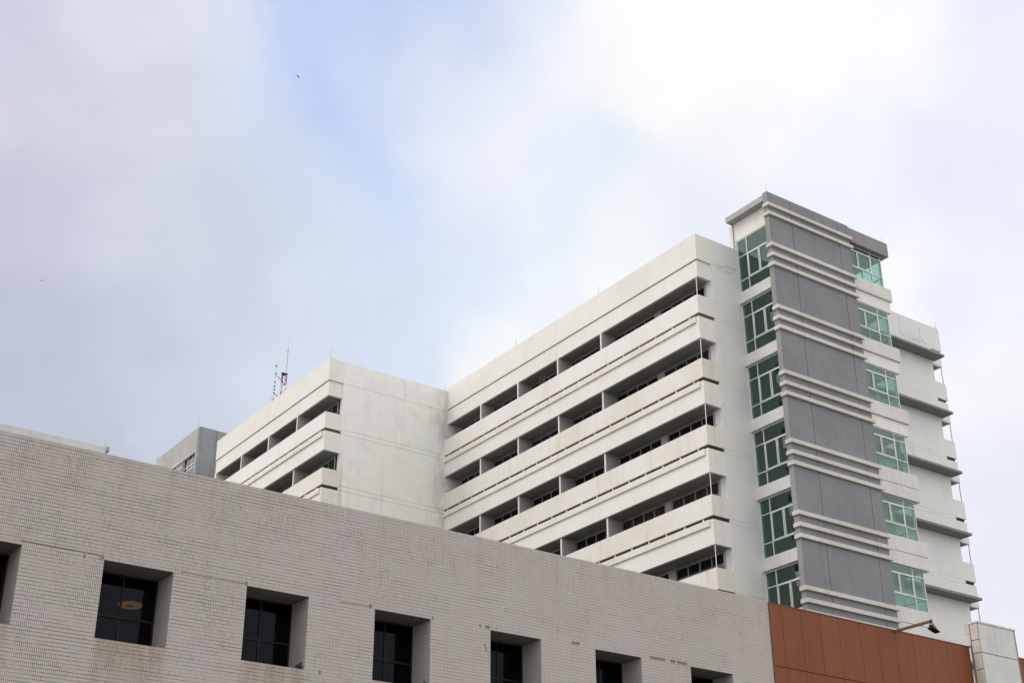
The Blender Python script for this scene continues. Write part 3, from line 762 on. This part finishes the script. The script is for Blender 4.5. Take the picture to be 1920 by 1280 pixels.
# ================================================================== pale concrete pier
pr = empty('concrete_pier', (46.9, 33.8, 0), 'pale concrete panel pier with dirty joints, at the right end of the brown wall', 'pier')
m = MB()
m.box(45.905, 48.08, 33.47, 33.53, 15.125, 16.26); m.box(45.905, 48.08, 33.47, 33.53, 13.2, 15.10); m.box(45.905, 48.08, 33.47, 33.53, 11, 13.17); m.box(45.905, 48.08, 33.47, 33.53, 0, 10.97)
m.build('front_panel', CONC, pr, bevel=.01)
m = MB()
for z0, z1 in ((15.63, 16.26), (15.125, 15.605), (14.49, 15.10), (13.2, 14.465), (11, 13.17), (0, 10.97)):
    m.box(45.84, 45.885, 33.50, 33.83, z0, z1)
m.build('side_panel', CONC_WARM, pr, bevel=.012)
m = MB(); m.box(45.83, 45.86, 33.86, 34.10, 15.90, 16.30); m.box(45.83, 45.86, 33.86, 33.982, 15.45, 15.885); m.build('side_panel', CONC_WARM, pr, bevel=.008)
m = MB(); m.box(45.888, 48.10, 33.532, 33.96, 0, 16.25); m.box(48.082, 48.14, 33.46, 33.98, 0, 16.25)
m.build('core', CAP, pr)
m = MB(); m.box(45.82, 48.17, 33.44, 33.86, 16.262, 16.34); m.box(45.83, 46.3, 33.862, 34.1, 16.30, 16.35); m.build('coping', CONC, pr, bevel=.01)

# ================================================================== floodlight on its arm
fl = empty('floodlight', (41.6, 34.0, 15.4), 'black floodlight hanging from the end of a rusty steel arm above the brown wall', 'floodlight')
m = MB(); m.box(41.555, 41.645, 32.31, 34.25, 15.345, 15.435); m.build('arm', BROWNBEAM, fl, bevel=.008)
MB().box(41.545, 41.655, 32.29, 32.31, 15.335, 15.445).build('end_plate', BLACK, fl)
# yoke
m = MB(); c = Vector((41.72, 32.36, 15.24))
m.tube((41.62, 32.36, 15.34), (41.78, 32.36, 15.34), .012); m.tube((41.78, 32.36, 15.34), (41.83, 32.36, 15.20), .012); m.tube((41.60, 32.36, 15.34), (41.56, 32.36, 15.22), .012)
m.build('yoke', BLACK, fl)
m = MB()
for (z, hx, hy, ox) in ():
    pass
rings = []
for z, hx, hy in ((15.27, .06, .05), (15.25, .10, .07), (15.19, .125, .08), (15.16, .14, .09), (15.10, .19, .13), (15.08, .195, .14)):
    cx = 41.70 + (15.27-z)*.35; dz = .0
    rings.append([(cx-hx, 32.36-hy, z+hx*.32), (cx+hx, 32.36-hy, z-hx*.32), (cx+hx, 32.36+hy, z-hx*.32), (cx-hx, 32.36+hy, z+hx*.32)])
m.loft(rings); m.build('lamp_housing', BLACK, fl, bevel=.01)
m = MB()
for i in range(5):
    x = 41.62+.05*i
    m.box(x, x+.01, 32.31, 32.41, 15.17-.016*i, 15.28-.016*i)
m.build('cooling_fins', BLACK, fl)

# ================================================================== low roof behind on the left
lr = empty('low_building', (10, 60, 0), 'pale concrete roof edge showing above the tiled wall at far left', 'building')
m = MB(); m.box(-25, 19.78, 60, 60.3, 0, 26.40); m.box(19.6, 19.78, 60.301, 75, 0, 26.40); m.build('wall', LOWROOF, lr)
MB().box(19.785, 19.92, 59.95, 60.4, 26.22, 26.43).build('corner_cap', CAP_L, lr)
MB().box(-25, 19.59, 60.31, 75, 25.5, 25.7).build('roof', ROOFM, lr)

# ================================================================== grey tower far behind
ft = empty('grey_tower', (35.67, 88.5, 0), 'weathered grey tower with one small window, peeking out behind the left wing', 'tower')
X, Y = 35.67, 88.5
top = 41.3
m = MB(); m.box(X+.001, 37.0, Y, Y+.3, 0, top); m.box(37.03, 39.6, Y+.0, Y+.3, 0, top-.02)
m.build('front_wall', FARGREY, ft)
wy0, wy1, wz1 = 88.9, 91.0, 39.45
m = MB()
m.box(X, X+.3, Y+.301, wy0, 0, top); m.box(X, X+.3, wy0, wy1, wz1, top)
m.box(X, X+.3, wy0, wy1, 0, 36.2)
for a, b_ in ((wy1, 91.65), (91.68, 94.65), (94.68, 96.4)): m.box(X, X+.3, a, b_, 0, top)
m.build('side_wall', FARLIGHT, ft)
m = MB(); m.box(X-.12, X-.001, 91.1, 95, 39.35, 39.5); m.box(X-.12, X-.001, 91.1, 95, 38.75, 38.9); m.box(X-.12, X-.001, 91.1, 95, 38.1, 38.25)
m.build('band', BAND, ft)
m = MB()
for yy in (wy0, wy0+.65, wy0+1.4, wy1-.06): m.box(X+.12, X+.18, yy, yy+.06, 36.2, wz1)
for zz in (38.75, 38.45, 37.3): m.box(X+.122, X+.178, wy0, wy1, zz, zz+.06)
wf = m.build('window', FRAME, ft)
MB().box(X+.145, X+.155, wy0, wy1, 36.2, wz1).build('pane', PANE, wf)
m = MB(); m.box(X+.32, 39.5, Y+.31, 96.4, 0, top-.1); m.build('core', CAP, ft)

# ================================================================== roof furniture
rods = [((44.55,46.12,39.34), .55, 'lightning rod on the front corner of the main wing roof', None)]
rods = [
 ((47.07,43.2,41.40), .55, 'short lightning rod on the top left corner of the stair tower'),
 ((56.08,43.3,41.32), .60, 'short lightning rod on the right corner of the stair tower roof'),
 ((63.52,46.1,39.40), .52, 'short lightning rod at the right end of the main roof, beyond the stair tower'),
 ((44.5,54.1,39.40), .56, 'short lightning rod midway along the main wing parapet, nearer the stair tower'),
 ((44.5,62.05,39.40), .56, 'short lightning rod along the main wing parapet, nearer the inner corner'),
 ((35.96,69.55,39.22), .60, 'short lightning rod on the front corner of the left wing roof'),
 ((44.3,69.62,39.22), .60, 'short lightning rod at the inner corner where both wings meet'),
 ((35.96,77.7,39.22), .58, 'short lightning rod along the left wing parapet, beside the masts'),
 ((X+.05,88.9,41.3), .78, 'short lightning rod on the near corner of the weathered grey tower'),
 ((X+.05,96.3,41.3), .78, 'short lightning rod at the far end of the weathered grey tower'),
 ((19.72,60.1,26.40), .46, 'short lightning rod at the end of the low pale roof on the left'),
]
r0 = None
for (x, y, z), h, lab in rods:
    o = empty('lightning_rod', (x, y, z), lab, 'lightning rod', 'lightning rods along the roof edges')
    MB().tube((x, y, z-.01), (x, y, z+h), .013, .008, 6).build('rod', STEEL, o)
    MB().tube((x, y, z-.01), (x, y, z+.05), .04, .03, 8).build('base', STEEL, o)

mast = empty('lattice_mast', (37.9, 80, 38.9), 'red and white lattice mast with a tall thin whip, on the left wing roof', 'mast')
legs = [(37.72, 80.0), (38.10, 80.0), (37.95, 80.33)]
for k, (z0, z1) in enumerate(((38.9, 40.2), (40.2, 41.4), (41.4, 42.0), (42.0, 42.74))):
    m = MB()
    for x, y in legs: m.tube((x, y, z0), (x, y, z1), .028, n=6)
    for a in range(3):
        p0, p1 = legs[a], legs[(a+1) % 3]
        zz = z0
        while zz < z1-.05:
            m.tube((*p0, zz), (*p1, min(zz+.3, z1)), .012, n=5); zz += .3
    m.build('mast_section', REDP if k % 2 else WHITEP if k == 2 else REDP, mast)
m = MB(); b = len(m.v)
m.v += [(37.66,79.95,42.74),(38.16,79.95,42.74),(37.95,80.42,42.74),(37.66,79.95,42.79),(38.16,79.95,42.79),(37.95,80.42,42.79)]
m.f += [(2,1,0),(3,4,5),(0,1,4,3),(1,2,5,4),(2,0,3,5)]
m.build('top_plate', BLACK, mast)
m = MB(); m.tube((38.06,80.1,42.2), (38.10,80.1,44.55), .028, .022, 6); m.tube((38.10,80.1,44.5), (38.10,80.1,44.62), .045, n=8); m.tube((38.10,80.1,44.6), (38.12,80.1,45.3), .014, .008, 6)
m.build('whip_antenna', STEEL, mast)
m = MB(); m.tube((37.28,80,42.52), (37.9,80.15,42.2), .02, n=6); m.tube((37.24,80,41.1), (37.9,80.1,40.85), .02, n=6); m.build('bracket', BLACK, mast)
m = MB()
for z in (41.95, 41.3, 40.95): m.box(37.93, 38.02, 80.0, 80.08, z, z+.09)
m.build('junction_box', BLACK, mast)
da = empty('dipole_antenna', (37.24, 80, 39.0), 'thin white dipole antenna standing just left of the red lattice mast', 'antenna')
MB().tube((37.20, 80, 38.9), (37.29, 80, 43.5), .022, .018, 6).build('pole', WHITEP, da)
m = MB()
for z in (40.6, 41.1, 41.35, 41.6, 41.9, 43.1, 42.55):
    x = 37.2+(z-38.9)/4.6*.09
    m.box(x-.045, x+.035, 79.96, 80.04, z, z+.07)
m.build('clamp', BLACK, da)
m = MB()
for z in (40.75, 41.5, 42.3, 43.0):
    x = 37.2+(z-38.9)/4.6*.09
    m.tube((x-.02, 80, z-.02), (x-.10, 80, z+.02), .01, n=5); m.tube((x-.10, 80, z-.2), (x-.10, 80, z+.25), .012, n=5)
m.build('dipole', WHITEP, da)

# ================================================================== small life on the balconies
FLOWER = plain('pink_blossom', (.55,.20,.28), .8); LEAF = plain('leaf_green', (.07,.12,.03), .8); POT = plain('terracotta', (.25,.10,.05), .8)
def potted(loc, lab, flower, spread, h, n, group=None):
    o = empty('potted_plant', loc, lab, 'plant', group)
    x, y, z = loc
    MB().tube((x, y, z), (x, y, z+.22), .10, .14, 12).build('pot', POT, o)
    m = MB(); f = MB(); rr = random.Random(int(y*10))
    for i in range(n):
        a = rr.random()*6.28; r = spread*math.sqrt(rr.random()); zz = z+.22+h*rr.random()
        c = Vector((x+math.cos(a)*r, y+math.sin(a)*r, zz)); q = f if (flower and i % 4 == 0) else m
        d1 = Vector((rr.uniform(-1,1), rr.uniform(-1,1), rr.uniform(-1,1))).normalized()*.05; d2 = d1.cross(Vector((0,0,1))).normalized()*.03
        b = len(q.v); q.v += [tuple(c-d1), tuple(c+d2), tuple(c+d1), tuple(c-d2)]; q.f.append((b, b+1, b+2, b+3))
        if i % 6 == 0: m.tube((x, y, z+.2), tuple(c), .006, n=4)
    m.build('foliage', LEAF, o)
    if flower: f.build('blossom', FLOWER, o)
potted((44.62, 59.6, 35.0), 'pink flowering plant peeking over the topmost balcony rail of the main wing', True, .20, 1.45, 220)
potted((44.62, 60.6, 35.0), 'leafy plant on the topmost balcony, left of the pink flowers', False, .16, 1.25, 120)

# ================================================================== birds
def ell(c, ax, rings=7, n=10):
    """ellipsoid rings along the axis ax = list of (offset vector, radius y-ish, radius z)"""
    pass
def pigeon(loc, rz, mat, label, s=1.0):
    o = empty('pigeon', loc, label, 'bird', 'pigeons on the window ledges'); o.rotation_euler.z = rz
    prof = [(-.17,.006,.006,.035),(-.13,.020,.010,.045),(-.08,.040,.035,.07),(-.02,.058,.058,.095),(.04,.060,.066,.11),(.085,.045,.052,.135),(.105,.032,.036,.165),(.115,.028,.030,.19),(.125,.026,.028,.212),(.145,.018,.018,.218),(.155,.008,.008,.212),(.175,.003,.003,.206)]
    m = MB(); rg = []
    for x, ry, rz_, zc in prof:
        rg.append([(x*s, math.cos(t)*ry*s, (zc+math.sin(t)*rz_)*s) for t in [2*math.pi*i/12 for i in range(12)]])
    m.loft(rg)
    for sy in (-.02, .02): m.tube((.03*s, sy*s, 0), (.02*s, sy*s, .06*s), .005*s, n=5)
    me_o = m.build('body', mat, None, smooth=True); me_o.parent = o
    for sgn in (-1, 1):
        w = MB(); w.loft([[(-.16*s, sgn*.018*s, .045*s+q*.012*s) for q in (-1, 0, 1, 0)], [(-.05*s, sgn*(.055+.006*(q % 2))*s, .085*s+q*.025*s) for q in (-1, 0, 1, 0)], [(.06*s, sgn*(.058+.006*(q % 2))*s, .12*s+q*.03*s) for q in (-1, 0, 1, 0)]])
        wo = w.build('wing', mat, None, smooth=True); wo.parent = o
    return o
pigeon((17.20, 34.12, 10.68), R(35), BIRDM, 'dark pigeon sitting upright on the sill of the second whole window', 1.0)
pigeon((17.33, 34.22, 10.68), R(200), PIGM, 'greyer pigeon crouched behind the dark one on the second sill', .8)
pigeon((21.12, 34.12, 10.68), R(30), BIRDM, 'dark pigeon on the sill of the third whole window, at the bottom edge', 1.0)
def flyer(loc, rz, label, s=1.0, flap=.5):
    o = empty('flying_bird', loc, label, 'bird', 'birds high in the sky'); o.rotation_euler.z = rz
    m = MB(); rg = []
    for x, r_ in ((-.16,.008),(-.10,.03),(-.02,.05),(.06,.045),(.11,.03),(.15,.022),(.19,.004)):
        rg.append([(x*s, math.cos(t)*r_*s, math.sin(t)*r_*s) for t in [2*math.pi*i/8 for i in range(8)]])
    m.loft(rg); b = m.build('body', BIRDM, None, smooth=True); b.parent = o
    for sg in (-1, 1):
        w = MB()
        pts = [(.07,.03,0),(.09,.22,.0),(.0,.42,0),(-.04,.22,0),(-.06,.03,0)]
        lo = [(x*s, sg*y*s, -abs(y)*flap*s-.006) for x, y, _ in pts]; hi = [(x*s, sg*y*s, -abs(y)*flap*s+.006) for x, y, _ in pts]
        w.loft([lo, hi]); q = w.build('wing', BIRDM, None); q.parent = o
    return o
flyer((27.86, 60.0, 50.98), R(-80), 'tiny black bird with drooping wings against the blue gap in the clouds', .13/.35, .9)
flyer((23.52, 90.0, 49.99), R(10), 'tiny distant bird speck against the grey cloud at far left', .35, .15)
